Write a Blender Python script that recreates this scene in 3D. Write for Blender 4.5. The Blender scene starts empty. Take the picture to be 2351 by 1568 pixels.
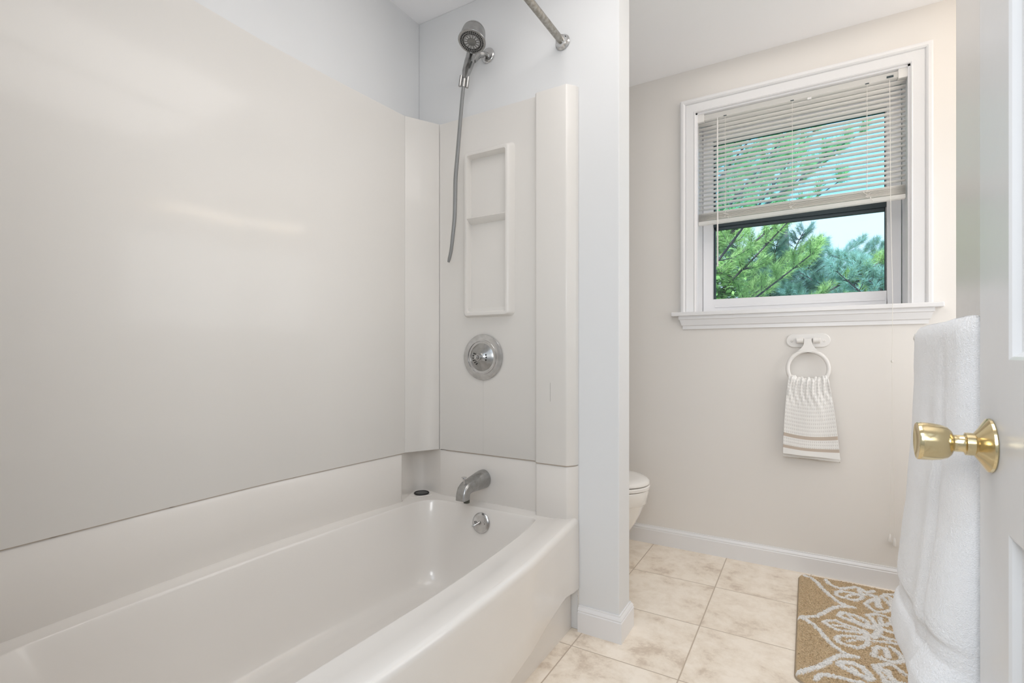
import bpy, bmesh, math, random
import numpy as np
from mathutils import Vector, Matrix
random.seed(7); np.random.seed(7)
C = bpy.context.scene
COL = C.collection

# ------------------------------------------------------------ camera
cam_d = bpy.data.cameras.new('camera')
cam_d.sensor_width = 36.0
cam_d.lens = 1151.0 / 2351.0 * 36.0
cam_d.shift_y = 27.0 / 2351.0
cam_d.clip_start = 0.02
cam_d.dof.use_dof = True
cam_d.dof.focus_distance = 2.0
cam_d.dof.aperture_fstop = 13.0
cam = bpy.data.objects.new('camera', cam_d); COL.objects.link(cam)
cam.location = (0, 0, 1.0)
cam.rotation_euler = (math.radians(90), 0, math.radians(30.55))
C.camera = cam
# ------------------------------------------------------------ view, world, sun, lamps
C.view_settings.view_transform = 'Standard'
C.view_settings.look = 'None'
C.view_settings.gamma = 1.0
C.view_settings.use_curve_mapping = False
C.view_settings.exposure = 0.11
C.cycles.use_denoising = True
C.cycles.max_bounces = 12
C.cycles.diffuse_bounces = 8
C.cycles.transparent_max_bounces = 24
C.cycles.caustics_reflective = False
C.cycles.sample_clamp_indirect = 8.0
W = bpy.data.worlds.new('sky'); C.world = W; W.use_nodes = True
bg = W.node_tree.nodes['Background']
bg.inputs[0].default_value = (0.80, 0.88, 1.0, 1); bg.inputs[1].default_value = 1.8

def lamp(name, typ, loc, energy, color=(1, 1, 1), size=0.5, size_y=None, aim=None, rad=None):
    d = bpy.data.lights.new(name, typ); d.energy = energy; d.color = color
    if typ == 'AREA':
        d.size = size
        if size_y: d.shape = 'RECTANGLE'; d.size_y = size_y
    if rad is not None and typ in ('POINT', 'SPOT'): d.shadow_soft_size = rad
    o = bpy.data.objects.new(name, d); COL.objects.link(o); o.location = loc
    if aim is not None:
        o.rotation_euler = (Vector(aim) - Vector(loc)).to_track_quat('-Z', 'Y').to_euler()
    return o
sun = lamp('sun', 'SUN', (0, -5, 10), 10.0, (1.0, 0.95, 0.86), aim=(0.5, 8, 1)); sun.data.angle = math.radians(1)
# the photographer's flash, with added unseen fill lamps in hall, room and alcove
lamp('hall_fill', 'AREA', (-0.2, -0.75, 2.40), 13.0, (0.80, 0.98, 1.18), 1.1, 1.1, aim=(-0.2, -0.75, 0))  # unseen fill added in the hall to light the room through the doorway
lamp('photographer_flash', 'AREA', (0.0, -0.15, 1.35), 6.3, (0.97, 1.0, 1.03), 0.4, 0.4, aim=(-0.5, 1.5, 1.0))
lamp('ceiling_fill', 'AREA', (-0.35, 1.0, 2.42), 7.4, (1.0, 0.96, 0.93), 0.9, 0.9, aim=(-0.35, 1.0, 0))  # added fill under the ceiling, standing in for bounced flash
lamp('back_ceiling_fill', 'AREA', (0.0, 2.2, 2.425), 1.6, (1.0, 0.94, 0.88), 1.0, 0.7, aim=(0.0, 2.2, 0))  # added fill that lifts the rear floor and walls
lamp('alcove_fill', 'AREA', (0.93, 2.05, 1.12), 9.2, (0.98, 1.0, 1.02), 1.0, 1.5, aim=(-1.0, 2.05, 1.0))  # unseen fill added in the alcove; no mirror is built there

# ------------------------------------------------------------ materials
def mat(name, col, rough=0.5, metal=0.0, noise=None, bump=None, coat=0.0, coat_r=0.1, spec=0.5, sheen=0.0, emis=None):
    m = bpy.data.materials.new(name); m.use_nodes = True
    nt = m.node_tree; b = nt.nodes['Principled BSDF']
    b.inputs['Base Color'].default_value = (*col, 1)
    b.inputs['Roughness'].default_value = rough
    b.inputs['Metallic'].default_value = metal
    b.inputs['Specular IOR Level'].default_value = spec
    b.inputs['Coat Weight'].default_value = coat
    b.inputs['Coat Roughness'].default_value = coat_r
    b.inputs['Sheen Weight'].default_value = sheen
    if emis:
        b.inputs['Emission Color'].default_value = (*emis[0], 1); b.inputs['Emission Strength'].default_value = emis[1]
    tc = nt.nodes.new('ShaderNodeTexCoord')
    if noise:   # (scale, second colour, low, high)
        n = nt.nodes.new('ShaderNodeTexNoise'); n.inputs['Scale'].default_value = noise[0]; n.inputs['Detail'].default_value = 6
        nt.links.new(tc.outputs['Object'], n.inputs['Vector'])
        r = nt.nodes.new('ShaderNodeValToRGB')
        r.color_ramp.elements[0].position = noise[2]; r.color_ramp.elements[1].position = noise[3]
        r.color_ramp.elements[0].color = (*col, 1); r.color_ramp.elements[1].color = (*noise[1], 1)
        nt.links.new(n.outputs['Fac'], r.inputs['Fac']); nt.links.new(r.outputs['Color'], b.inputs['Base Color'])
    if bump:    # (scale, strength, distance)
        n = nt.nodes.new('ShaderNodeTexNoise'); n.inputs['Scale'].default_value = bump[0]; n.inputs['Detail'].default_value = 3
        nt.links.new(tc.outputs['Object'], n.inputs['Vector'])
        bp = nt.nodes.new('ShaderNodeBump'); bp.inputs['Strength'].default_value = bump[1]; bp.inputs['Distance'].default_value = bump[2]
        nt.links.new(n.outputs['Fac'], bp.inputs['Height']); nt.links.new(bp.outputs['Normal'], b.inputs['Normal'])
    return m
WHITE = mat('white_wall_paint', (0.725, 0.735, 0.745), 0.55, bump=(60, 0.05, 0.002))
CEIL = mat('ceiling_paint', (0.90, 0.90, 0.915), 0.7, bump=(50, 0.05, 0.002))
BEIGE = mat('beige_wall_paint', (0.765, 0.74, 0.71), 0.5, bump=(60, 0.05, 0.002))
RWALL = mat('right_wall_paint', (0.72, 0.70, 0.68), 0.30, bump=(25, 0.05, 0.004))
TRIM = mat('trim_enamel', (0.78, 0.78, 0.79), 0.30)
DOORP = mat('door_enamel', (0.72, 0.725, 0.735), 0.25, bump=(9, 0.10, 0.006))
HALLM = mat('hall_paint', (0.75, 0.75, 0.75), 0.7)
SURR = mat('surround_acrylic', (0.72, 0.70, 0.67), 0.38, coat=0.30, coat_r=0.11, bump=(3.0, 0.03, 0.008))
TUB = mat('tub_acrylic', (0.73, 0.70, 0.665), 0.26, coat=0.40, coat_r=0.09)
GAP = mat('seam_grime', (0.12, 0.09, 0.07), 0.8)
CHROME = mat('aged_chrome', (0.66, 0.66, 0.66), 0.20, 1.0, noise=(40, (0.50, 0.495, 0.49), 0.35, 0.7))
BRUSH = mat('dull_chrome', (0.45, 0.45, 0.445), 0.27, 1.0, noise=(60, (0.34, 0.335, 0.325), 0.3, 0.75))
RODM = mat('worn_rod_metal', (0.42, 0.405, 0.375), 0.38, 1.0, noise=(90, (0.27, 0.25, 0.21), 0.35, 0.7))
HOSEM = mat('grey_hose', (0.27, 0.275, 0.275), 0.42, 0.55)
BLACK = mat('black_rubber', (0.012, 0.012, 0.012), 0.5)
DGREY = mat('dark_rubber', (0.05, 0.055, 0.055), 0.4)
MUCK = mat('limescale_nozzle', (0.13, 0.13, 0.10), 0.7, noise=(400, (0.03, 0.03, 0.025), 0.4, 0.6))
BRASS = mat('polished_brass', (0.74, 0.61, 0.36), 0.15, 1.0)
PORC = mat('porcelain', (0.80, 0.78, 0.745), 0.15, coat=0.5, coat_r=0.04)
SEATP = mat('toilet_seat_plastic', (0.82, 0.80, 0.77), 0.25)
PLAST = mat('white_plastic', (0.78, 0.765, 0.745), 0.35)
VINYL = mat('window_vinyl', (0.83, 0.83, 0.85), 0.35)
GASK = mat('dark_window_frame', (0.035, 0.055, 0.065), 0.45)
SLAT = mat('blind_slat', (0.96, 0.95, 0.935), 0.45)
def translucent(m, col, fac):
    nt = m.node_tree; t = nt.nodes.new('ShaderNodeBsdfTranslucent'); t.inputs[0].default_value = (*col, 1); mx = nt.nodes.new('ShaderNodeMixShader'); mx.inputs[0].default_value = fac
    nt.links.new(nt.nodes['Principled BSDF'].outputs[0], mx.inputs[1]); nt.links.new(t.outputs[0], mx.inputs[2]); nt.links.new(mx.outputs[0], nt.nodes['Material Output'].inputs[0])
translucent(SLAT, (1.0, 0.985, 0.965), 0.62)
CORD = mat('blind_cord', (0.80, 0.78, 0.74), 0.8)
TERRY = mat('white_terry', (0.86, 0.86, 0.87), 0.95, bump=(650, 0.7, 0.0025), sheen=0.4, spec=0.1)
FLATW = mat('flat_weave', (0.84, 0.84, 0.845), 0.9, bump=(900, 0.3, 0.001), sheen=0.3, spec=0.1)
BARK = mat('bark', (0.09, 0.075, 0.085), 0.9)
GLOBE = mat('lit_globe', (1, 1, 1), 0.3, emis=((1.0, 0.87, 0.72), 22.0))

def glass(name, tint, refl=0.06):
    m = bpy.data.materials.new(name); m.use_nodes = True; nt = m.node_tree
    nt.nodes.clear()
    o = nt.nodes.new('ShaderNodeOutputMaterial'); mx = nt.nodes.new('ShaderNodeMixShader')
    t = nt.nodes.new('ShaderNodeBsdfTransparent'); g = nt.nodes.new('ShaderNodeBsdfGlossy')
    t.inputs[0].default_value = (*tint, 1); g.inputs['Roughness'].default_value = 0.02
    f = nt.nodes.new('ShaderNodeFresnel'); f.inputs[0].default_value = 1.35
    nt.links.new(f.outputs[0], mx.inputs[0]); nt.links.new(t.outputs[0], mx.inputs[1]); nt.links.new(g.outputs[0], mx.inputs[2])
    nt.links.new(mx.outputs[0], o.inputs[0]); return m
GL_LOW = glass('clear_glass', (0.76, 0.86, 0.93)); GL_UP = glass('blue_tinted_glass', (0.52, 0.82, 0.95))

def floor_mat():
    m = bpy.data.materials.new('beige_ceramic_tile'); m.use_nodes = True; nt = m.node_tree; L = nt.links
    b = nt.nodes['Principled BSDF']; tc = nt.nodes.new('ShaderNodeTexCoord')
    mp = nt.nodes.new('ShaderNodeMapping'); mp.inputs['Location'].default_value = (0.6966 + 3.545, -1.580 + 3.545, 0)
    L.new(tc.outputs['Object'], mp.inputs['Vector'])
    br = nt.nodes.new('ShaderNodeTexBrick'); br.offset = 0; br.squash = 1
    br.inputs['Scale'].default_value = 1; br.inputs['Brick Width'].default_value = 0.3545; br.inputs['Row Height'].default_value = 0.3545
    br.inputs['Mortar Size'].default_value = 0.0023; br.inputs['Mortar Smooth'].default_value = 0.3; br.inputs['Bias'].default_value = 0
    br.inputs['Color1'].default_value = (0, 0, 0, 1); br.inputs['Color2'].default_value = (1, 1, 1, 1)
    L.new(mp.outputs[0], br.inputs['Vector'])
    n1 = nt.nodes.new('ShaderNodeTexNoise'); n1.inputs['Scale'].default_value = 8.0; n1.inputs['Detail'].default_value = 9; n1.inputs['Roughness'].default_value = 0.72; n1.inputs['Distortion'].default_value = 0.15
    # each tile samples its own patch of the stone pattern
    wn = nt.nodes.new('ShaderNodeVectorMath'); wn.operation = 'SCALE'; wn.inputs['Scale'].default_value = 7.0
    L.new(br.outputs['Color'], wn.inputs[0])
    ad = nt.nodes.new('ShaderNodeVectorMath'); ad.operation = 'ADD'
    L.new(tc.outputs['Object'], ad.inputs[0]); L.new(wn.outputs[0], ad.inputs[1]); L.new(ad.outputs[0], n1.inputs['Vector'])
    r = nt.nodes.new('ShaderNodeValToRGB'); e = r.color_ramp.elements
    e[0].position = 0.36; e[0].color = (0.62, 0.52, 0.42, 1); e[1].position = 0.60; e[1].color = (0.88, 0.80, 0.70, 1)
    x = r.color_ramp.elements.new(0.47); x.color = (0.80, 0.71, 0.60, 1)
    L.new(n1.outputs['Fac'], r.inputs['Fac'])
    mx = nt.nodes.new('ShaderNodeMix'); mx.data_type = 'RGBA'; mx.inputs['B'].default_value = (0.52, 0.43, 0.34, 1)
    L.new(br.outputs['Fac'], mx.inputs['Factor']); L.new(r.outputs['Color'], mx.inputs['A']); L.new(mx.outputs['Result'], b.inputs['Base Color'])
    b.inputs['Roughness'].default_value = 0.42
    bp = nt.nodes.new('ShaderNodeBump'); bp.inputs['Strength'].default_value = 0.6; bp.inputs['Distance'].default_value = 0.002; bp.invert = True
    L.new(br.outputs['Fac'], bp.inputs['Height']); L.new(bp.outputs[0], b.inputs['Normal'])
    return m
TILE = floor_mat()

def attr_mat(name, rough=0.95, bump=None, sheen=0.2, trans=0.0):
    m = mat(name, (1, 1, 1), rough, bump=bump, sheen=sheen, spec=0.1); nt = m.node_tree
    a = nt.nodes.new('ShaderNodeAttribute'); a.attribute_name = 'col'
    nt.links.new(a.outputs['Color'], nt.nodes['Principled BSDF'].inputs['Base Color'])
    return m
RUGM = attr_mat('rug_pile', bump=(500, 0.8, 0.004)); LEAF = attr_mat('leaf', 0.6); translucent(LEAF, (0.45, 0.62, 0.25), 0.35)

def waffle_mat():
    m = mat('waffle_weave', (0.83, 0.82, 0.80), 0.95, spec=0.1, sheen=0.3); nt = m.node_tree; L = nt.links
    b = nt.nodes['Principled BSDF']
    uv = nt.nodes.new('ShaderNodeUVMap'); uv.uv_map = 'UVMap'
    sp = nt.nodes.new('ShaderNodeSeparateXYZ'); L.new(uv.outputs[0], sp.inputs[0])
    def mth(op, a, bb=None):
        n = nt.nodes.new('ShaderNodeMath'); n.operation = op
        for i, v in enumerate((a, bb)):
            if v is None: continue
            if isinstance(v, (int, float)): n.inputs[i].default_value = v
            else: L.new(v, n.inputs[i])
        return n.outputs[0]
    # u, v in metres along the cloth; v is the height below the ring
    u, v = sp.outputs[0], sp.outputs[1]
    def tri(x, p): return mth('ABSOLUTE', mth('SUBTRACT', mth('FRACT', mth('DIVIDE', x, p)), 0.5))
    cell = mth('MULTIPLY', mth('SUBTRACT', 0.5, tri(u, 0.0085)), mth('SUBTRACT', 0.5, tri(v, 0.0135)))
    cell = mth('MULTIPLY', cell, 4.0)
    def band(lo, hi): return mth('MULTIPLY', mth('GREATER_THAN', v, lo), mth('LESS_THAN', v, hi))
    taupe = mth('ADD', mth('ADD', band(0.2275, 0.241), band(0.278, 0.2935)), band(0.3515, 0.40))
    plain = mth('GREATER_THAN', v, 0.293)
    waf = mth('MULTIPLY', cell, mth('SUBTRACT', 1.0, mth('MINIMUM', mth('ADD', plain, taupe), 1.0)))
    mx = nt.nodes.new('ShaderNodeMix'); mx.data_type = 'RGBA'; mx.inputs['A'].default_value = (0.86, 0.855, 0.84, 1); mx.inputs['B'].default_value = (0.56, 0.48, 0.41, 1)
    L.new(taupe, mx.inputs['Factor'])
    m2 = nt.nodes.new('ShaderNodeMix'); m2.data_type = 'RGBA'; m2.inputs['B'].default_value = (0.60, 0.58, 0.56, 1)
    L.new(mth('MULTIPLY', mth('GREATER_THAN', waf, 0.45), 0.42), m2.inputs['Factor']); L.new(mx.outputs['Result'], m2.inputs['A']); L.new(m2.outputs['Result'], b.inputs['Base Color'])
    bp = nt.nodes.new('ShaderNodeBump'); bp.inputs['Strength'].default_value = 0.45; bp.inputs['Distance'].default_value = 0.0025; bp.invert = True
    L.new(waf, bp.inputs['Height']); L.new(bp.outputs[0], b.inputs['Normal'])
    return m
WAFF = waffle_mat()

# ------------------------------------------------------------ helpers
def tag(o, label=None, cat=None, group=None, kind=None):
    for k, v in (('label', label), ('category', cat), ('group', group), ('kind', kind)):
        if v: o[k] = v
    return o
def empty(name, loc, label, cat, group=None):
    o = bpy.data.objects.new(name, None); COL.objects.link(o); o.location = loc
    return tag(o, label, cat, group)
class MB:
    def __init__(s): s.v = []; s.f = []
    def add(s, vs, fs):
        n = len(s.v); s.v += [tuple(p) for p in vs]; s.f += [tuple(i + n for i in f) for f in fs]; return s
    def box(s, x0, y0, z0, x1, y1, z1):
        v = [(x, y, z) for x in (x0, x1) for y in (y0, y1) for z in (z0, z1)]
        return s.add(v, [(0, 1, 3, 2), (4, 6, 7, 5), (0, 4, 5, 1), (2, 3, 7, 6), (0, 2, 6, 4), (1, 5, 7, 3)])
    def grid(s, rows, closed=False, cap=False, flip=False):
        n = len(rows); m = len(rows[0]); vs = [p for r in rows for p in r]; fs = []
        for i in range(n - 1):
            for j in range(m if closed else m - 1):
                k = (j + 1) % m; q = (i * m + j, i * m + k, (i + 1) * m + k, (i + 1) * m + j)
                fs.append(q[::-1] if flip else q)
        if cap:
            a = tuple(range(m)); z = tuple((n - 1) * m + j for j in range(m))
            fs.append(a if flip else a[::-1]); fs.append(z[::-1] if flip else z)
        return s.add(vs, fs)
    def tube(s, pts, rad, seg=12, caps=True):
        P = [Vector(p) for p in pts]; rows = []
        R = rad if isinstance(rad, (list, tuple)) else [rad] * len(P)
        t = (P[1] - P[0]).normalized(); up = Vector((0, 0, 1)) if abs(t.z) < 0.9 else Vector((1, 0, 0))
        nrm = (up - t * up.dot(t)).normalized()
        for i, p in enumerate(P):
            t = (P[min(i + 1, len(P) - 1)] - P[max(i - 1, 0)]).normalized()
            nrm = (nrm - t * nrm.dot(t)).normalized(); bn = t.cross(nrm)
            rows.append([p + (nrm * math.cos(a) + bn * math.sin(a)) * R[i] for a in [2 * math.pi * k / seg for k in range(seg)]])
        return s.grid(rows, closed=True, cap=caps)
    def lathe(s, prof, origin, axis, seg=40, sx=1.0):   # prof: (distance along axis, radius)
        ax = Vector(axis).normalized(); o = Vector(origin)
        up = Vector((0, 0, 1)) if abs(ax.z) < 0.9 else Vector((1, 0, 0))
        a = (up - ax * up.dot(ax)).normalized(); b = ax.cross(a); rows = []
        for d, r in prof:
            r = max(r, 1e-5)
            rows.append([o + ax * d + (a * math.cos(t) + b * math.sin(t) * sx) * r for t in [2 * math.pi * k / seg for k in range(seg)]])
        return s.grid(rows, closed=True, cap=True)
    def build(s, name, m, parent=None, smooth=40, bevel=0, seg=2, subsurf=0, solid=0):
        me = bpy.data.meshes.new(name)
        off = Vector(parent_loc(parent)) if parent else Vector((0, 0, 0))
        me.from_pydata([Vector(p) - off for p in s.v], [], s.f); me.materials.append(m)
        bm = bmesh.new(); bm.from_mesh(me); bmesh.ops.remove_doubles(bm, verts=bm.verts, dist=1e-6)
        bmesh.ops.recalc_face_normals(bm, faces=bm.faces); bm.to_mesh(me); bm.free()
        o = bpy.data.objects.new(name, me); COL.objects.link(o)
        if parent: o.parent = parent
        if smooth:
            me.polygons.foreach_set('use_smooth', [True] * len(me.polygons)); me.set_sharp_from_angle(angle=math.radians(smooth))
        if solid:
            md = o.modifiers.new('solid', 'SOLIDIFY'); md.thickness = solid; md.offset = 0
        if bevel:
            md = o.modifiers.new('bevel', 'BEVEL'); md.width = bevel; md.segments = seg; md.limit_method = 'ANGLE'; md.angle_limit = math.radians(40)
            md.harden_normals = True
        if subsurf:
            md = o.modifiers.new('sub', 'SUBSURF'); md.levels = md.render_levels = subsurf
        return o
def parent_loc(p):
    v = Vector((0, 0, 0))
    while p: v += Vector(p.location); p = p.parent
    return v
def B(*a): return MB().box(*a)
def lerp(a, b, t): return a + (b - a) * t
def interp(tab, x):
    if x <= tab[0][0]: return tab[0][1]
    for (a, b), (c, d) in zip(tab, tab[1:]):
        if x <= c: return lerp(b, d, (x - a) / (c - a))
    return tab[-1][1]
def catmull(pts, n=8):
    P = [Vector(p) for p in pts]; P = [2 * P[0] - P[1]] + P + [2 * P[-1] - P[-2]]; out = []
    for i in range(1, len(P) - 2):
        for k in range(n):
            t = k / n; a, b, c, d = P[i - 1:i + 3]
            out.append(0.5 * ((2 * b) + (c - a) * t + (2 * a - 5 * b + 4 * c - d) * t * t + (3 * b - a - 3 * c + d) * t ** 3))
    out.append(P[-2]); return out
def struct(o): o['kind'] = 'structure'; return o

# ------------------------------------------------------------ room shell
XL, YF, YP, YB, XR, YC, XA, ZC = -1.466, 1.683, 1.800, 2.654, 0.277, 1.43, 0.95, 2.438
OX0, OX1, OZ0, OZ1 = -0.488, 0.369, 1.208, 2.212          # window opening
struct(B(-1.6, -1.75, -0.12, 1.6, 2.83, 0.0).build('floor', TILE, smooth=0))
struct(B(-1.6, -1.75, ZC, 1.6, 2.90, ZC + 0.15).build('ceiling', CEIL, smooth=0))
struct(B(-1.6, -0.0, 0, XL, 2.83, ZC).build('wall_left', WHITE, smooth=0))
w = MB(); w.box(XL, YB, 0, OX0, 2.86, ZC); w.box(OX1, YB, 0, XA, 2.86, ZC); w.box(OX0, YB, 0, OX1, 2.86, OZ0 - 0.02); w.box(OX0, YB, OZ1, OX1, 2.86, ZC)
struct(w.build('wall_back', BEIGE, smooth=0))
struct(B(XL, YF, 0, -0.563, YP, ZC).build('wall_partition', WHITE, smooth=0, bevel=0.003))
struct(B(XR, 0.155, 0, XR + 0.115, YC, ZC).build('wall_right', RWALL, smooth=0, bevel=0.003))
struct(B(XA, YC - 0.115, 0, XA + 0.1, 2.86, ZC).build('wall_alcove', BEIGE, smooth=0))
struct(B(XR + 0.115, YC - 0.115, 0, XA, YC, ZC).build('wall_alcove_return', BEIGE, smooth=0))
w = MB(); w.box(XL, 0.035, 0, -0.66, 0.155, ZC); w.box(0.262, 0.035, 0, 1.5, 0.155, ZC); w.box(-0.66, 0.035, 2.06, 0.262, 0.155, ZC)
struct(w.build('wall_front', WHITE, smooth=0))
w = MB(); w.box(-1.6, -1.75, 0, -1.5, 0.0, ZC); w.box(1.5, -1.75, 0, 1.6, 0.155, ZC); w.box(-1.6, -1.85, 0, 1.6, -1.75, ZC)
struct(w.build('wall_hall', HALLM, smooth=0))

# baseboards: profile (offset from wall, height)
BBP = [(0, 0), (0.013, 0), (0.013, 0.070), (0.0105, 0.073), (0.0115, 0.077), (0.009, 0.083), (0.005, 0.087), (0.0045, 0.092), (0, 0.092)]
def baseboard(name, path, outs):
    rows = [[(p[0] + o[0] * d, p[1] + o[1] * d, h) for d, h in BBP] for p, o in zip(path, outs)]
    return struct(MB().grid(rows, closed=True, cap=True).build(name, TRIM, smooth=30))
baseboard('baseboard_back', [(XL, YB), (XA, YB)], [(0, -1), (0, -1)])
baseboard('baseboard_partition', [(-0.7125, YF), (-0.563, YF), (-0.563, YP), (XL, YP)], [(0, -1), (1, -1), (1, 1), (0, 1)])
baseboard('baseboard_right', [(XR, 0.96), (XR, YC), (XR + 0.115, YC)], [(-1, 0), (-1, 1), (0, 1)])
# ------------------------------------------------------------ window
win = struct(bpy.data.objects.new('window_1', None)); COL.objects.link(win); win.location = (-0.06, YB, OZ0)
CP = [(0, 0), (0.0, 0.009), (0.004, 0.012), (0.008, 0.010), (0.012, 0.011), (0.030, 0.013), (0.044, 0.016), (0.047, 0.013), (0.050, 0.020), (0.056, 0.024), (0.066, 0.024), (0.072, 0.021), (0.072, 0)]
rows = []
for (x, z, sx, sz) in ((OX0, OZ0, -1, 0), (OX0, OZ1, -1, 1), (OX1, OZ1, 1, 1), (OX1, OZ0, 1, 0)):
    rows.append([(x + sx * w_, YB - d, z + sz * w_ * (.93 if sz else 1)) for w_, d in CP])
MB().grid(rows, closed=True, cap=True).build('casing', TRIM, win, smooth=25)
B(-0.603, YB - 0.036, OZ0 - 0.020, 0.474, YB, OZ0).build('stool', TRIM, win, smooth=0, bevel=0.004, seg=3)
B(OX0, YB, OZ0 - 0.020, OX1, 2.80, OZ0).build('inner_sill', TRIM, win, smooth=0)
AP = [(0.0, 0.0), (0.024, 0.0), (0.024, -0.016), (0.020, -0.019), (0.019, -0.024), (0.015, -0.040), (0.014, -0.046), (0.009, -0.050), (0.009, -0.066), (0, -0.066)]
rows = []
for sx, x in ((-1, -0.540), (1, 0.418)):
    rows.append([(x + sx * d * 1.15, YB - d, OZ0 - 0.020 + h) for d, h in AP])
MB().grid(rows, closed=True, cap=True).build('apron', TRIM, win, smooth=25)
j = MB(); j.box(OX0 - 0.001, YB + 0.001, OZ0, OX0 + 0.008, 2.86, OZ1); j.box(OX1 - 0.008, YB + 0.001, OZ0, OX1 + 0.001, 2.86, OZ1); j.box(OX0, YB + 0.001, OZ1 - 0.008, OX1, 2.86, OZ1 + 0.001)
j.build('jamb', VINYL, win, smooth=0)
def frame(mb, x0, z0, x1, z1, l, b_, r, t, y0, y1):
    mb.box(x0, y0, z0, x0 + l, y1, z1); mb.box(x1 - r, y0, z0, x1, y1, z1); mb.box(x0 + l, y0, z0, x1 - r, y1, z0 + b_); mb.box(x0 + l, y0, z1 - t, x1 - r, y1, z1)
sf = MB(); frame(sf, -0.478, 1.212, 0.358, 2.195, 0.046, 0.071, 0.050, 0.075, 2.800, 2.845)
sash = sf.build('sash_frame', VINYL, win, smooth=0, bevel=0.003)
B(-0.42, 2.7955, 1.238, 0.30, 2.801, 1.252).build('finger_rail', VINYL, win, smooth=0, bevel=0.002)
gk = MB(); frame(gk, -0.434, 1.281, 0.310, 2.122, 0.012, 0.003, 0.007, 0.016, 2.846, 2.862)
gk.build('glazing_gasket', GASK, win, smooth=0)
mr = MB(); mr.box(-0.43, 2.838, 1.668, 0.308, 2.862, 1.705); mr.box(-0.43, 2.846, 1.652, 0.308, 2.866, 1.669)
mr.build('meeting_rail', GASK, win, smooth=0, bevel=0.002)
B(-0.425, 2.852, 1.283, 0.305, 2.855, 1.655).build('lower_pane', GL_LOW, win, smooth=0)
B(-0.425, 2.852, 1.700, 0.305, 2.855, 2.108).build('upper_pane', GL_UP, win, smooth=0)

# ------------------------------------------------------------ mini blind
bl = empty('mini_blind', (-0.06, 2.68, 2.20), 'white mini blind hanging half raised in the window recess', 'blind')
BX0, BX1, BY = -0.478, 0.357, 2.680
hr = MB(); hr.box(BX0 + 0.02, BY - 0.016, 2.172, BX1 - 0.02, BY + 0.016, 2.198)
hr.build('headrail', SLAT, bl, smooth=0, bevel=0.0025)
for x0, x1 in ((BX0 - 0.004, BX0 + 0.028), (BX1 - 0.028, BX1 + 0.006)):
    b_ = MB(); b_.box(x0, BY - 0.020, 2.164, x1, BY + 0.018, 2.206); b_.build('end_bracket', PLAST, bl, smooth=0, bevel=0.003)
def skew(z): return .012 * max(0, min(1, (2.15 - z) / .45))
def slat_mesh(z, tilt, sag=0.0, w=0.0245, crown=0.0016):
    rows = []; nx = 10
    for i in range(nx + 1):
        x = lerp(BX0, BX1, i / nx); r = []
        e = 0.006 if i in (0, nx) else 0.0
        for k in range(7):
            t = k / 6 - 0.5; ww = (w - 2 * e * 0.6)
            yy = t * ww; h = crown * (1 - 4 * t * t)
            r.append((x, BY + yy * math.cos(tilt) + h * math.sin(tilt), z - yy * math.sin(tilt) + h * math.cos(tilt) + (x + .06) * skew(z) + sag * math.sin(math.pi * i / nx)))
        rows.append(r)
    return MB().grid(rows)
z = 2.154; zs = []
while z > 1.712: zs.append(z); z -= 0.0212
for i, z in enumerate(zs):
    tl = math.radians(15 + 1.5 * math.sin(i * 1.7))
    if i == 0: tl = math.radians(30)
    if i == 1: tl = math.radians(24)
    slat_mesh(z, tl, sag=-0.0012 * math.sin(i * 2.3)).build('slat', SLAT, bl, smooth=60, solid=0.0004)
for i in range(9):
    slat_mesh(1.6745 + i * 0.0042, math.radians(random.uniform(4, 10)), sag=random.uniform(-.0008, .0008), crown=0.0012).build('slat', SLAT, bl, smooth=60, solid=0.0006)
brl = MB(); brl.grid([[(x, BY - .0125, z_), (x, BY + .0125, z_), (x, BY + .0125, z_ + .018), (x, BY - .0125, z_ + .018)] for x, z_ in ((BX0 + .001, 1.6465), (BX1 - .001, 1.6565))], closed=True, cap=True); brl.build('bottom_rail', SLAT, bl, smooth=0, bevel=0.003)
for x in (-0.352, -0.063, 0.222):
    for yy in (-0.0135, 0.0135):
        MB().tube([(x, BY + yy, 2.168), (x + 0.001, BY + yy, 1.9), (x, BY + yy, 1.70)], 0.0007, 6).build('ladder_cord', CORD, bl)
    B(x - 0.007, BY - 0.0168, 2.171, x + 0.007, BY - 0.0155, 2.175).build('cord_slot', GASK, bl, smooth=0)
    pts = []; rr = random.Random(int(x * 1000))
    for k in range(16):
        pts.append((x + rr.uniform(-0.014, 0.016) + (0.02 * k / 16 if k > 12 else 0), BY - 0.0135 - rr.uniform(0.0, 0.005), 1.705 - 0.045 * (k / 16) + rr.uniform(-0.009, 0.009)))
    MB().tube(catmull(pts, 5), 0.0007, 5).build('slack_cord', CORD, bl)
MB().tube([(-0.3865, BY - 0.020, 2.168), (-0.3865, BY - 0.021, 2.150)], 0.002, 8).build('wand_hook', PLAST, bl)
MB().tube([(-0.3865, BY - 0.021, 2.152), (-0.386, BY - 0.022, 1.8), (-0.3855, BY - 0.022, 1.430)], 0.0034, 6).build('tilt_wand', PLAST, bl)
B(0.290, BY - 0.018, 2.176, 0.314, BY - 0.0155, 2.185).build('cord_lock', GASK, bl, smooth=0, bevel=0.0008)
B(-0.002, BY - 0.0172, 2.160, 0.014, BY - 0.0155, 2.170).build('maker_clip', CHROME, bl, smooth=0)
c = [(0.300, BY - 0.020, 2.166), (0.302, BY - 0.024, 1.9), (0.303, BY - 0.03, 1.6), (0.3045, YB - 0.042, 1.25), (0.3045, YB - 0.043, 1.19), (0.3045, YB - 0.03, 0.97)]
MB().tube(catmull(c, 6), 0.0010, 6).build('pull_cord', CORD, bl)
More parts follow.
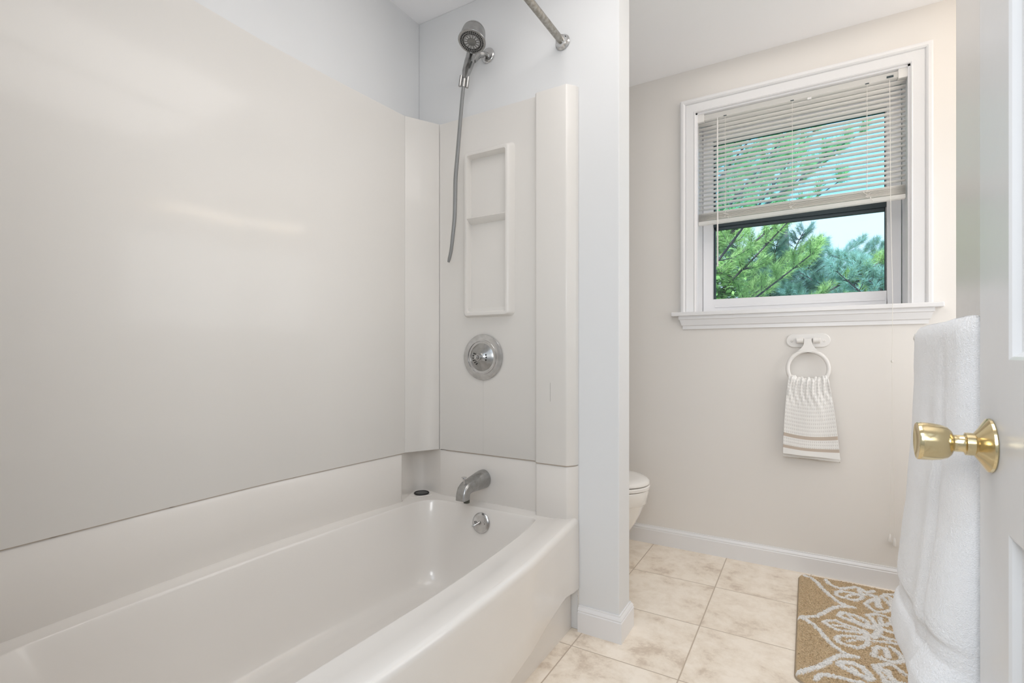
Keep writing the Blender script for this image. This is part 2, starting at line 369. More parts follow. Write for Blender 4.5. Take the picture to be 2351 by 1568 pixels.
MB().lathe([(0, .001), (.002, .004), (.006, .0045), (.010, .003), (.012, .001)], (0.3045, YB - 0.03, 0.972), (0, 0, -1), 12).build('cord_bead', CORD, bl)
for dx, zb in ((-0.006, 0.215), (0.009, 0.200)):
    MB().tube([(0.3045, YB - 0.03, 0.97), (0.3045 + dx * 0.4, YB - 0.026, 0.6), (0.3045 + dx, YB - 0.020, zb + 0.02)], 0.0008, 5).build('pull_cord', CORD, bl)
    MB().lathe([(0, .0025), (.004, .004), (.030, .0078), (.034, .006)], (0.3045 + dx, YB - 0.020, zb + 0.022), (dx * 4, 0, -1), 14).build('tassel', PLAST, bl)

# ------------------------------------------------------------ bathtub
def px_back(y): return interp([(0.17, -1.420), (0.36, -1.424), (0.65, -1.437), (0.95, -1.443), (1.2, -1.430), (1.53, -1.405)], y)
def loop_pts(xl, xr, y0, y1, rfl, rfr, rnl, rnr, ns=22, nc=8):
    """closed plan loop; xl, xr are functions of y; corners far-left, far-right, near-right, near-left"""
    P = []
    for i in range(ns): y = lerp(y0 + rnl, y1 - rfl, i / ns); P.append((xl(y), y))
    a0 = (xl(y1 - rfl) + rfl, y1 - rfl)
    for i in range(nc): t = math.pi - (math.pi / 2) * i / nc; P.append((a0[0] + rfl * math.cos(t), a0[1] + rfl * math.sin(t)))
    xe = xr(y1 - rfr) - rfr
    for i in range(ns): P.append((lerp(a0[0], xe, i / ns), y1))
    for i in range(nc): t = math.pi / 2 - (math.pi / 2) * i / nc; P.append((xe + rfr * math.cos(t), y1 - rfr + rfr * math.sin(t)))
    for i in range(ns): y = lerp(y1 - rfr, y0 + rnr, i / ns); P.append((xr(y), y))
    xn = xr(y0 + rnr) - rnr
    for i in range(nc): t = -(math.pi / 2) * i / nc; P.append((xn + rnr * math.cos(t), y0 + rnr + rnr * math.sin(t)))
    xm = xl(y0 + rnl) + rnl
    for i in range(ns): P.append((lerp(xn, xm, i / ns), y0))
    for i in range(nc): t = -math.pi / 2 - (math.pi / 2) * i / nc; P.append((xm + rnl * math.cos(t), y0 + rnl + rnl * math.sin(t)))
    return P
tub = empty('bathtub', (-1.08, 0.92, 0.0), 'glossy off-white alcove bathtub with curved apron front', 'bathtub')
xin_l = lambda y: interp([(0.2, -1.378), (0.34, -1.385), (0.62, -1.397), (0.95, -1.400), (1.45, -1.372), (1.6, -1.35)], y)
xin_r = lambda y: interp([(0.2, -0.855), (0.35, -0.822), (0.58, -0.806), (0.77, -0.801), (0.92, -0.797), (1.1, -0.799), (1.285, -0.808), (1.45, -0.820), (1.56, -0.836), (1.63, -0.856)], y)
xo = lambda y: interp([(0.17, -0.712), (0.25, -0.703), (0.4, -0.687), (0.6, -0.674), (0.85, -0.667), (1.08, -0.668), (1.26, -0.673), (1.45, -0.690), (1.6, -0.706), (1.683, -0.7125)], y)
def L(dl, dr, df, dn, z, rf=0.09, rr=0.035, rn=0.12):
    return [(x, y, z) for x, y in loop_pts(lambda y: xin_l(y) + dl, lambda y: xin_r(y) - dr, 0.27 + dn, 1.618 - df, rf, rr, rn, rn)]
out_l = lambda y: XL + 0.003
def Lo(xr_f, z, dy=0.0): return [(x, y, z) for x, y in loop_pts(out_l, xr_f, 0.158, 1.6815, 0.004, 0.004, 0.004, 0.004)]
rows = [L(.115, .085, .115, .33, .078, .10, .10, .10), L(.075, .060, .075, .24, .086, .10, .09, .12), L(.055, .045, .055, .19, .110, .10, .07, .12), L(.042, .036, .044, .15, .15, .10, .06, .12),
        L(.014, .016, .018, .05, .30, .092, .045, .12), L(.003, .004, .004, .008, .392, .09, .036, .12), L(.0010, .002, .001, .002, .3975), L(0, 0, 0, 0, .3995),
        L(-.002, -.004, -.002, -.003, .400, .090, .030, .12)]
basin = MB(); basin.grid(rows, closed=True)
n = len(rows[0]); basin.f.append(tuple(range(n)))
ro = rows[-1]
def blend(t, z, wl):  # rim ring between inner loop and the outer wall/apron loop
    o = Lo(lambda y: xo(y) - 0.016, .40); return [(lerp(a[0], b_[0], t), lerp(a[1], b_[1], t), z) for a, b_ in zip(ro, o)]
basin.grid([ro, blend(.45, .4015, 0), blend(.53, .4050, 0), blend(.80, .4065, 0), blend(.90, .4085, 0), blend(1, .4080, 0)], closed=True)
basin.build('basin', TUB, tub, smooth=60)
# apron: profile swept along the front edge
def lipz(y):
    yy = min(y, 1.85 - y) if y > 0.925 else y
    d = 1.683 - y if y > 0.925 else y - 0.158
    return interp([(0, .146), (.05, .152), (.13, .170), (.18, .167), (.355, .145), (.53, .124), (.8, .112)], d)
ys = [0.158 + (1.6815 - 0.158) * i / 60 for i in range(61)]
rows = []
for y in ys:
    X = xo(y); zl = lipz(y); xb = xo(y) - .010 * min(1, (1.69 - y) / .3, (y - .15) / .3); r = []
    r.append((X - 0.016, y, .4080))
    for k in range(1, 9):
        a = math.pi / 2 * k / 8; r.append((X - 0.016 + 0.016 * math.sin(a), y, .4080 - 0.020 * (1 - math.cos(a))))
    for t in (0.15, .4, .7, 1): r.append((lerp(X, xb + 0.002, t), y, lerp(.388, zl + .010, t)))
    r += [(xb, y, zl + .003), (xb - .006, y, zl), (-0.744, y, zl - 0.003), (-0.742, y, 0.0)]
    rows.append(r)
MB().grid(rows).build('apron', TUB, tub, smooth=35)
# tub upstand: wall flange above the ledge, far end with the raised front column
def strip(path, z0, z1, back, r=0.004):
    """wall panel: path (x, y) facing the room, rounded top edge returning to the wall points in back"""
    rows = []
    for (x, y), (bx, by) in zip(path, back):
        d = Vector((bx - x, by - y, 0)); d = d.normalized() * min(r, d.length * .8) if d.length > 1e-6 else Vector((0, 0, 0))
        rows.append([(bx, by, z0), (x + d.x * .3, y + d.y * .3, z0), (x, y, z0 + r * .5), (x, y, lerp(z0, z1, .5)), (x, y, z1 - r), (x + d.x * .3, y + d.y * .3, z1 - r * .3), (x + d.x, y + d.y, z1), (bx, by, z1)])
    return MB().grid(rows)
def cleft(x): return max(XL + 0.001, x)
yl = [0.158 + (1.515 - 0.158) * i / 24 for i in range(25)]
ZJ, ZT = 0.5965, 1.962
pl = [(px_back(y) - 0.004, y) for y in yl]; bk = [(XL + .001, y) for y in yl]
strip(pl, .398, ZJ - .002, bk).build('back_flange', TUB, tub, smooth=40)
def colpath(off):   # end wall with the front column, px: wall -> column front -> back to the wall
    p = [(-1.333, 1.661 + off), (-1.30, 1.661 + off), (-1.1, 1.661 + off), (-0.885, 1.661 + off), (-0.876, 1.659 + off), (-0.871, 1.652 + off), (-0.8685, 1.642 + off), (-0.865, 1.638 + off), (-0.860, 1.637 + off)]
    p += [(-0.80, 1.637 + off), (-0.745, 1.637 + off), (-0.742, 1.6375 + off), (-0.739, 1.640 + off), (-0.722, 1.661 + off), (-0.7185, 1.666 + off), (-0.7165, 1.671 + off), (-0.714, 1.682)]
    return p
cp = colpath(.004); strip(cp, .398, ZJ - .002, [(x, 1.6825) for x, y in cp]).build('end_flange', TUB, tub, smooth=40)
# recessed corner shelf between the two flanges
top = catmull([(-1.409, 1.5135, 0), (-1.442, 1.585, 0), (-1.455, 1.640, 0), (-1.440, 1.672, 0), (-1.395, 1.676, 0), (-1.333, 1.666, 0)], 5)
bot = catmull([(-1.409, 1.5135, 0), (-1.438, 1.588, 0), (-1.452, 1.640, 0), (-1.438, 1.672, 0), (-1.40, 1.677, 0), (-1.333, 1.6665, 0)], 5)
MB().grid([[(p.x, p.y, .4035) for p in bot], [(p.x, p.y, .41) for p in bot], [((p.x + q.x) / 2, (p.y + q.y) / 2, .50) for p, q in zip(top, bot)], [(p.x, p.y, ZJ) for p in top]]).build('corner_shelf', TUB, tub, smooth=60)
sf_ = MB(); q_ = [(-1.4265, 1.5545), (-1.452, 1.60), (-1.4575, 1.640), (-1.448, 1.672), (-1.40, 1.6795), (-1.350, 1.6780)]
sf_.grid([[(x, y, .4005) for x, y in q_], [(x, y, .4046) for x, y in q_]], closed=True, cap=True); sf_.build('shelf_floor', TUB, tub, smooth=0, bevel=.0012)

# ------------------------------------------------------------ shower surround panels
sur = empty('shower_surround', (-1.08, 0.92, ZJ), 'off-white moulded shower surround panels standing on the tub', 'shower wall')
yl2 = [0.158 + (1.527 - 0.158) * i / 30 for i in range(31)]
strip([(px_back(y), y) for y in yl2], ZJ, ZT, [(XL + .001, y) for y in yl2]).build('back_panel', SURR, sur, smooth=40)
cpth = [(-1.4075, 1.5265), (-1.404, 1.528), (-1.380, 1.572), (-1.355, 1.615), (-1.3345, 1.6535), (-1.3325, 1.6575)]
strip(cpth, ZJ + .001, ZT, [(-1.463, 1.54), (-1.463, 1.60), (-1.463, 1.64), (-1.463, 1.68), (-1.42, 1.681), (-1.35, 1.681)]).build('corner_panel', SURR, sur, smooth=30)
ep = colpath(0.0); ep[0] = (-1.3315, 1.6585); ep[1] = (-1.322, 1.6612)
strip(ep, ZJ + .001, ZT, [(x, 1.6825) for x, y in ep]).build('end_panel', SURR, sur, smooth=40)
# dark line of old caulk where the panels meet the tub
gp = [(px_back(y) - .0015, y) for y in yl2]; g = MB()
g.grid([[(x, y, ZJ - .0022), (x, y, ZJ + .0006)] for x, y in gp])
ec = colpath(.0015); g.grid([[(x, y, ZJ - .0022), (x, y, ZJ + .0012)] for x, y in ec[1:-1]])
g.build('caulk_seam', mat('old_caulk', (0.40, 0.34, 0.28), 0.8, noise=(14, (0.10, 0.07, 0.05), 0.60, 0.70)), sur, smooth=0)
# moulded niche: raised frame, recess, one shelf
nx0, nx1, nz0, nz1 = -1.187, -0.987, 1.150, 1.800; ny = 1.634
fr = MB()
def ring(x0, z0, x1, z1, y, r, nseg=5):
    P = []
    for cx_, cz_, a0 in ((x1 - r, z1 - r, 0), (x0 + r, z1 - r, 90), (x0 + r, z0 + r, 180), (x1 - r, z0 + r, 270)):
        for k in range(nseg + 1):
            a = math.radians(a0 + 90 * k / nseg); P.append((cx_ + r * math.cos(a), y, cz_ + r * math.sin(a)))
    return P
fr.grid([ring(nx0 - .020, nz0 - .006, nx1 + .020, nz1 + .014, 1.6612, .020), ring(nx0 - .004, nz0 - .001, nx1 + .008, nz1 + .004, 1.640, .014), ring(nx0, nz0, nx1 + .003, nz1, ny, .012), ring(nx0 + .004, nz0 + .004, nx1 - .001, nz1 - .004, ny - .001, .010),
         ring(nx0 + .011, nz0 + .012, nx1 - .008, nz1 - .012, ny, .008), ring(nx0 + .013, nz0 + .015, nx1 - .010, nz1 - .015, ny + .006, .008), ring(nx0 + .018, nz0 + .03, nx1 - .014, nz1 - .028, 1.682, .010)], closed=True)
niche = fr.build('niche_frame', SURR, sur, smooth=50)
B(nx0 + .010, 1.6795, nz0 + .01, nx1 - .008, 1.6822, nz1 - .01).build('niche_back', SURR, sur, smooth=0)
sh = MB(); zz = 1.538
sh.grid([[(x, 1.682, zz + .002), (x, ny + .004, zz + .003), (x, ny + .001, zz), (x, ny + .003, zz - .004), (x, 1.660, zz - .020), (x, 1.682, zz - .032)] for x in (nx0 + .012, nx1 - .009)])
sh.build('niche_shelf', SURR, sur, smooth=30)
B(nx0 + .012, ny + .01, nz0 + .006, nx1 - .009, 1.682, nz0 + .03).build('niche_floor', SURR, sur, smooth=0)

# ------------------------------------------------------------ plumbing
YT = 1.6608
sv = empty('shower_valve', (-1.1265, YT, .984), 'round chrome shower valve plate with missing handle on the end panel', 'shower valve')
sv.location = (-1.113, YT, .984); o = (-1.113, YT, .984)
MB().lathe([(0, .0905), (.004, .0915), (.007, .090), (.009, .084), (.0115, .070), (.0112, .066)], o, (0, -1, 0), 64).build('escutcheon', CHROME, sv)
MB().lathe([(.0100, .0695), (.0140, .0685), (.0145, .0650), (.0100, .0635), (.0070, .062)], o, (0, -1, 0), 64).build('trim_ring', CHROME, sv)
MB().lathe([(.006, .0640), (.009, .060), (.016, .045), (.024, .030), (.029, .020), (.032, .017), (.033, .001)], o, (0, -1, 0), 48).build('dome', BRUSH, sv)
MB().lathe([(.028, .013), (.040, .0125), (.041, .010), (.052, .0095), (.053, .001)], o, (0, -1, 0), 8).build('stem', CHROME, sv)
MB().lathe([(.051, .0068), (.057, .0062), (.058, .004), (.056, .0035)], o, (0, -1, 0), 20).build('stem_screw', CHROME, sv)
for a in (150, 168, 186, 204, 222, 240, -20, 0, 18):
    ca, sa = math.cos(math.radians(a)), math.sin(math.radians(a))
    MB().lathe([(0, .0032), (.0022, .0028), (.0026, .001)], (o[0] + ca * .031, YT - .0255, o[2] + sa * .031), (0, -1, 0), 8).build('index_mark', BLACK, sv)
B(-1.1136, YT - .0006, .60, -1.1126, YT + .0001, .894).build('panel_scratch', mat('faint_scratch', (0.66, 0.64, 0.61), .5), sur, smooth=0)
B(-0.8050, 1.6365, .825, -0.8043, 1.6371, .893).build('panel_scratch', mat('dark_scratch', (0.28, 0.26, 0.24), .5), sur, smooth=0)

sp = empty('tub_spout', (-1.113, 1.665, .50), 'dull chrome tub spout with lift diverter on the tub end wall', 'faucet')
def sec(cx_, cy, cz_, rx, rz, ang, p=2.6, n=28):
    """superellipse section; ang tilts it from facing -Y (0) to facing down (90)"""
    ca, sa = math.cos(ang), math.sin(ang); out = []
    for k in range(n):
        t = 2 * math.pi * k / n; c_, s_ = math.cos(t), math.sin(t)
        u = rx * math.copysign(abs(c_) ** (2 / p), c_); v = rz * math.copysign(abs(s_) ** (2 / p), s_)
        out.append((cx_ + u, cy - v * sa, cz_ + v * ca))
    return out
S0 = [sec(-1.113, 1.664, .500, .0335, .0370, 0, 2.0), sec(-1.113, 1.650, .5005, .0335, .0370, 0, 2.0), sec(-1.113, 1.625, .499, .0315, .0345, .02, 2.1), sec(-1.113, 1.590, .4965, .0275, .0290, .05, 2.5),
      sec(-1.113, 1.562, .4940, .0245, .0250, .10, 3.2), sec(-1.113, 1.544, .4900, .0230, .0235, .34, 3.8), sec(-1.113, 1.532, .4830, .0222, .0225, .80, 4.2), sec(-1.113, 1.526, .472, .0218, .0215, 1.25, 4.4), sec(-1.113, 1.5235, .460, .0216, .0210, 1.5, 4.6), sec(-1.113, 1.5225, .451, .0218, .0212, 1.57, 4.6), sec(-1.113, 1.5225, .4505, .018, .017, 1.57, 4.6)]
body = MB().grid(S0, closed=True, cap=True).build('spout_body', BRUSH, sp, smooth=50)
dv = MB().tube([(-1.113, 1.533, .497), (-1.113, 1.531, .528)], .0026, 10).build('diverter_rod', CHROME, sp)
MB().lathe([(0, .0040), (.006, .0050), (.010, .0062), (.0125, .0098), (.0145, .0095), (.0150, .001)], (-1.113, 1.531, .520), (0, 0, 1), 20).build('diverter_knob', CHROME, sp)
MB().lathe([(0, .012), (.020, .0115), (.021, .008)], (-1.108, 1.541, .456), (0, 0, -1), 16).build('spout_nozzle', MUCK, sp)

of = empty('overflow_plate', (-1.087, 1.605, .345), 'round chrome overflow plate with trip lever on the tub end slope', 'drain cover')
ax = Vector((0, -1, .16)).normalized(); oc = Vector((-1.086, 1.6065, .345))
MB().lathe([(0, .0385), (.003, .0390), (.006, .037), (.0085, .030), (.0095, .001)], oc, ax, 48).build('plate', CHROME, of)
lv = oc + ax * .009; 
MB().tube([lv + Vector((-.002, 0, .004)), lv + Vector((-.004, -.010, .000)), lv + Vector((-.016, -.022, -.006)), lv + Vector((-.020, -.024, -.007))], [.0048, .0045, .0048, .0040], 12).build('trip_lever', CHROME, of)
MB().tube([lv + Vector((-.024, -.002, .004)), lv + Vector((-.017, -.006, -.002))], .0015, 8).build('lever_slot', BLACK, of)
MB().lathe([(0, .0052), (.0025, .0048), (.003, .001)], lv + Vector((.017, 0, .001)), ax, 14).build('plate_screw', CHROME, of)

dsx = empty('drain_stopper', (-1.414, 1.650, .4035), 'round black rubber drain stopper lying on the tub corner shelf', 'stopper')
MB().lathe([(0, .031), (.003, .0325), (.006, .031), (.0065, .028), (.004, .026), (.004, .001)], (-1.413, 1.6385, .4042), (0, 0, 1), 40).build('rim', BLACK, dsx)
MB().lathe([(.0041, .0255), (.0055, .012), (.0065, .001)], (-1.413, 1.6385, .4042), (0, 0, 1), 40).build('disc', DGREY, dsx)

cb = MB(); cb.grid([[(-.7165, 1.6795, z_), (-.7115, 1.6822, z_)] for z_ in (0, .05, .10, .146)])
cb.build('caulk_bead', mat('grimy_caulk', (.62, .60, .57), .8, noise=(160, (.12, .11, .10), .60, .66)), tub, smooth=0)
# curtain rod
rd = empty('shower_curtain_rod', (-0.779, 1.683, 2.146), 'worn grey metal shower curtain rod across the tub front', 'curtain rod')
RX, RZ = -0.777, 2.143
MB().tube([(RX, .156, RZ), (RX, 1.68, RZ)], .0127, 24).build('tube', RODM, rd)
for yy, s in ((1.683, -1), (.155, 1)):
    MB().lathe([(0, .0285), (.003, .0290), (.006, .026), (.010, .021), (.022, .0185), (.0225, .0140)], (RX, yy, RZ), (0, s, 0), 36).build('end_flange', CHROME, rd)
MB().lathe([(0, .003), (.002, .0026)], (RX + .017, 1.669, RZ + .010), (1, 0, .6), 10).build('set_screw', BLACK, rd)

# hand shower on its arm
hs = empty('hand_shower', (-1.105, 1.683, 2.195), 'grey chrome hand shower with hanging hose on its wall arm', 'shower head')
fl = Vector((-1.105, 1.683, 2.193))
MB().lathe([(0, .0290), (.003, .0300), (.006, .028), (.008, .0235), (.0085, .0105)], fl, (0, -1, 0), 36).build('arm_flange', CHROME, hs)
arm = catmull([(-1.105, 1.683, 2.193), (-1.105, 1.668, 2.192), (-1.110, 1.655, 2.188), (-1.116, 1.648, 2.184)], 6)
MB().tube(arm, .0085, 16).build('shower_arm', BRUSH, hs)
fc = Vector((-1.087, 1.545, 2.170))            # centre of the spray face
axd = Vector((0.015, -0.312, -0.945)).normalized()   # where the face points
hd = MB().lathe([(-.078, .001), (-.0765, .014), (-.071, .027), (-.063, .036), (-.052, .0425), (-.0505, .0425), (-.0500, .0412), (-.0490, .0412), (-.0485, .0432), (-.044, .0445), (-.014, .0485), (-.006, .0520), (-.001, .0530), (.001, .0515), (.001, .046), (-.0005, .0455)], fc, axd, 56).build('head_shell', BRUSH, hs)
spl = MB().lathe([(-.004, .0465), (.000, .0460), (.0005, .001)], fc, axd, 48).build('spray_plate', mat('spray_plate_grey', (.30, .30, .295), .35, .7), hs)
up_ = (Vector((0, 0, 1)) - axd * axd.z).normalized(); rt = axd.cross(up_)
for rr_, nn in ((.0415, 36), (.0340, 32)):
    for k in range(nn):
        a = 2 * math.pi * (k + (.5 if nn == 32 else 0)) / nn; c_ = fc + (up_ * math.cos(a) + rt * math.sin(a)) * rr_
        MB().lathe([(.0003, .0025), (.0026, .0018), (.0028, .0006)], c_, axd, 6).build('spray_nozzle', BLACK, spl)
CLG = mat('clear_grey_plastic', (.5, .5, .5), .2)
for k in range(14):
    a = 2 * math.pi * k / 14; d_ = up_ * math.cos(a) + rt * math.sin(a)
    MB().tube([fc + d_ * .0175 + axd * .0012, fc + d_ * .0275 + axd * .0012], [.0016, .0026], 8).build('spray_slot', CLG, spl)
MB().lathe([(.0003, .0165), (.0022, .0155), (.0030, .012), (.0032, .001)], fc, axd, 32).build('centre_cap', mat('grey_cap', (.22, .22, .21), .3, .6), spl)
hb = fc - axd * .026
hpts = catmull([Vector((-1.108, 1.582, 2.205)), Vector((-1.137, 1.614, 2.176)), Vector((-1.1405, 1.604, 2.137)), Vector((-1.1355, 1.578, 2.0866)), Vector((-1.1256, 1.553, 2.040))], 5)
hr_ = [interp([(0, .017), (.25, .0195), (.5, .0200), (.72, .0175), (.88, .013), (1, .009)], i / (len(hpts) - 1)) for i in range(len(hpts))]
MB().tube(hpts, hr_, 24).build('handle', BRUSH, hs, smooth=60)
mid = [Vector((-1.110, 1.658, 2.189)), Vector((-1.126, 1.640, 2.180)), Vector((-1.134, 1.618, 2.150))]
MB().tube(catmull(mid, 5), [.0115, .0125, .013, .0135, .014, .015, .0155, .0155, .015, .014, .013], 20).build('holder_arm', BRUSH, hs, smooth=60)
MB().tube([Vector((-1.1215, 1.593, 2.128)), Vector((-1.1225, 1.576, 2.095))], [.0040, .0035], 12).build('slide_button', DGREY, hs)
for s_, dz in ((-1, 0), (1, -.006)):
    a0 = Vector((-1.1235 + s_ * .0135 * .88, 1.550 + s_ * .006, 2.056 + dz)); a1 = Vector((-1.129 + s_ * .0135 * .88, 1.549 + s_ * .006, 2.016 + dz))
    MB().tube([a0, (a0 + a1) / 2, a1], [.0050, .0062, .0060], 12).build('holder_fork', BRUSH, hs, smooth=60)
MB().tube([(-1.1235, 1.548, 2.042), (-1.128, 1.548, 2.012)], [.0072, .0078], 16).build('hose_nut', BRUSH, hs)
hp = catmull([(-1.128, 1.548, 2.014), (-1.1355, 1.551, 1.975), (-1.146, 1.556, 1.918), (-1.159, 1.562, 1.84), (-1.171, 1.566, 1.756), (-1.182, 1.570, 1.68), (-1.187, 1.574, 1.607), (-1.193, 1.578, 1.53), (-1.205, 1.582, 1.458), (-1.218, 1.588, 1.405), (-1.232, 1.590, 1.362)], 6)
nh = len(hp); MB().tube(hp, [interp([(0, .0068), (.2, .0072), (.55, .0082), (.8, .0074), (.97, .0066), (1, .0045)], i / (nh - 1)) for i in range(nh)], 16).build('hose', HOSEM, hs, smooth=60)
# ------------------------------------------------------------ towel ring with hand towel
tr = empty('towel_ring', (0.0, YB, 1.058), 'white plastic towel ring on the wall below the window', 'towel ring')
def stadium(cx_, cz_, hx, hz, y, n=10):
    P = []
    for s_, a0 in ((1, -90), (-1, 90)):
        for k in range(n + 1):
            a = math.radians(a0 + 180 * k / n); P.append((cx_ + s_ * (hx - hz) + hz * math.cos(a), y, cz_ + hz * math.sin(a)))
    return P
MB().grid([stadium(0, 1.058, .0875, .031, YB), stadium(0, 1.058, .0875, .031, YB - .005), stadium(0, 1.058, .085, .0285, YB - .0075)], closed=True, cap=True).build('wall_plate', PLAST, tr, smooth=40)
for s_ in (-1, 1):
    k_ = MB(); k_.lathe([(0, .011), (.001, .0125), (.027, .0125), (.028, .011)], (s_ * .0195 if s_ > 0 else -.0455, YB - .019, 1.058), (1, 0, 0), 20); k_.box(min(s_ * .0195, s_ * .0455), YB - .019, 1.050, max(s_ * .0195, s_ * .0455), YB - .006, 1.0675)
    k_.build('hinge_knuckle', PLAST, tr, smooth=30)
    MB().lathe([(0, .0052), (.003, .0048), (.0038, .003), (.0030, .001)], (s_ * .0635, YB - .007, 1.056), (0, -1, 0), 16).build('plate_screw', PLAST, tr)
ry, rz = YB - .036, .931
R_, r_ = .0795, .0088
rp = [(R_ * math.sin(t), ry + .010 * math.cos(t), rz + R_ * math.cos(t)) for t in [2 * math.pi * k / 64 for k in range(64)]]
rows = []
for k in range(64):
    t = 2 * math.pi * k / 64; c0 = Vector((math.sin(t), 0, math.cos(t)))
    rows.append([Vector((0, ry + .010 * math.cos(t), rz)) + c0 * (R_ + r_ * math.cos(a)) + Vector((0, .007 * math.sin(a), 0)) for a in [2 * math.pi * q / 12 for q in range(12)]])
rows.append(rows[0]); MB().grid(rows, closed=True).build('ring', PLAST, tr, smooth=60)
nk = []
for z_, h_ in ((1.066, .0175), (1.055, .0175), (1.043, .0185), (1.034, .022), (1.025, .029), (1.017, .039), (1.0085, .051)):
    f_ = .0065; yy = lerp(YB - .019, ry + .010, (1.066 - z_) / .06)
    zb = lambda x: 0
    nk.append([(-h_, yy, z_ - .3 * max(0, h_ - .02)), (-h_ * .85, yy - f_, z_), (0, yy - f_ - .001, z_), (h_ * .85, yy - f_, z_), (h_, yy, z_ - .3 * max(0, h_ - .02)), (h_ * .85, yy + f_, z_), (0, yy + f_, z_), (-h_ * .85, yy + f_, z_)])
nk.append([(-.048, ry + .010, .992), (-.03, ry + .004, 1.000), (0, ry + .003, 1.005), (.03, ry + .004, 1.000), (.048, ry + .010, .992), (.03, ry + .015, 1.000), (0, ry + .016, 1.005), (-.03, ry + .015, 1.000)])
MB().grid(nk, closed=True, cap=True).build('neck', PLAST, tr, smooth=60)

def hand_towel():
    me = bpy.data.meshes.new('hand_towel'); nu, nv = 90, 150; vs = []; uvs = []; fs = []
    yb = ry - 0.002
    # path along v: front hem -> up -> over the ring's bottom -> down the back, slightly longer
    Lf, Lb = .350, .363
    for j in range(nv + 1):
        s = lerp(-Lf, Lb, j / nv)          # 0 at the top fold
        a = abs(s); front = s < 0
        g = max(0.0, 1 - a / .14) ** 1.4    # gathering near the ring
        for i in range(nu + 1):
            u = i / nu - .5
            half = lerp(.1105, .0735, min(1, max(0, (1 - (a / .35))) ** 1.6))
            cx_ = lerp(.012, 0.0, max(0, 1 - a / .35))
            x = cx_ + u * 2 * half
            # the fold follows the ring's lower arc
            xr_ = max(-.074, min(.074, x * .93)); dip = rz - math.sqrt(max(0, .0795 ** 2 - xr_ ** 2)) + .010
            topz = .889 + .016 * (2 * u) ** 2 + .0030 * math.sin(u * 33 + 1) * g + .0022 * g * math.sin(u * 71)
            z_ = topz - a + .0020 * 0
            hem = min(1, a / .35); z_ = lerp(z_, (.5395 - .003 * (u * 2)) if front else (.5235 - .004 * u), hem ** 3)
            wr = .0060 * g * math.sin(u * 46 + 4 * math.sin(a * 30)) + .0035 * g * math.sin(u * 95 + 2 + a * 60) + .0030 * math.sin(u * 9 + a * 10) * (1 - g) + .0035 * math.exp(-((u - .08 - a * 1.1) / .06) ** 2) * math.exp(-((a - .09) / .07) ** 2)
            base = .017 * (1 - math.exp(-a / .008)) * (1 - .35 * min(1, a / .3)) + .004 * math.sin(min(1, a / .2) * math.pi) * .5
            y_ = (yb - base - wr * (1 if a > .004 else .5)) if front else (yb + .004 + base * .9 + wr * .2)
            y_ = min(y_, YB - .004)
            vs.append((x, y_, z_)); uvs.append((u * 2 * .115 + .2, a + .0))
    for j in range(nv):
        for i in range(nu):
            q = j * (nu + 1) + i; fs.append((q, q + 1, q + nu + 2, q + nu + 1))
    me.from_pydata(vs, [], fs); uvl = me.uv_layers.new(name='UVMap')
    for lp in me.loops: uvl.data[lp.index].uv = uvs[lp.vertex_index]
    me.materials.append(WAFF); me.polygons.foreach_set('use_smooth', [True] * len(me.polygons))
    o = bpy.data.objects.new('hand_towel', me); COL.objects.link(o)
    md = o.modifiers.new('solid', 'SOLIDIFY'); md.thickness = .0035; md.offset = 0
    tag(o, 'small white waffle hand towel with taupe stripes hanging from the towel ring', 'hand towel')
hand_towel()

# ------------------------------------------------------------ towel bar and bath towel
BRX, BRZ = 0.207, 1.033
tb = empty('towel_bar', (XR, 1.15, BRZ), 'white towel bar on the wall behind the door', 'towel bar')
MB().tube([(BRX, .985, BRZ), (BRX, 1.388, BRZ)], .0095, 20).build('bar', PLAST, tb)
for yy in (.992, 1.388):
    MB().lathe([(0, .024), (.006, .0235), (.010, .013), (.055, .012), (.066, .0125), (.076, .010), (.079, .002)] if yy > 1 else [(0, .015), (.008, .014), (.010, .010), (.060, .0095), (.066, .008), (.068, .002)], (XR, yy, BRZ), (-1, 0, 0), 28).build('bar_post', PLAST, tb)

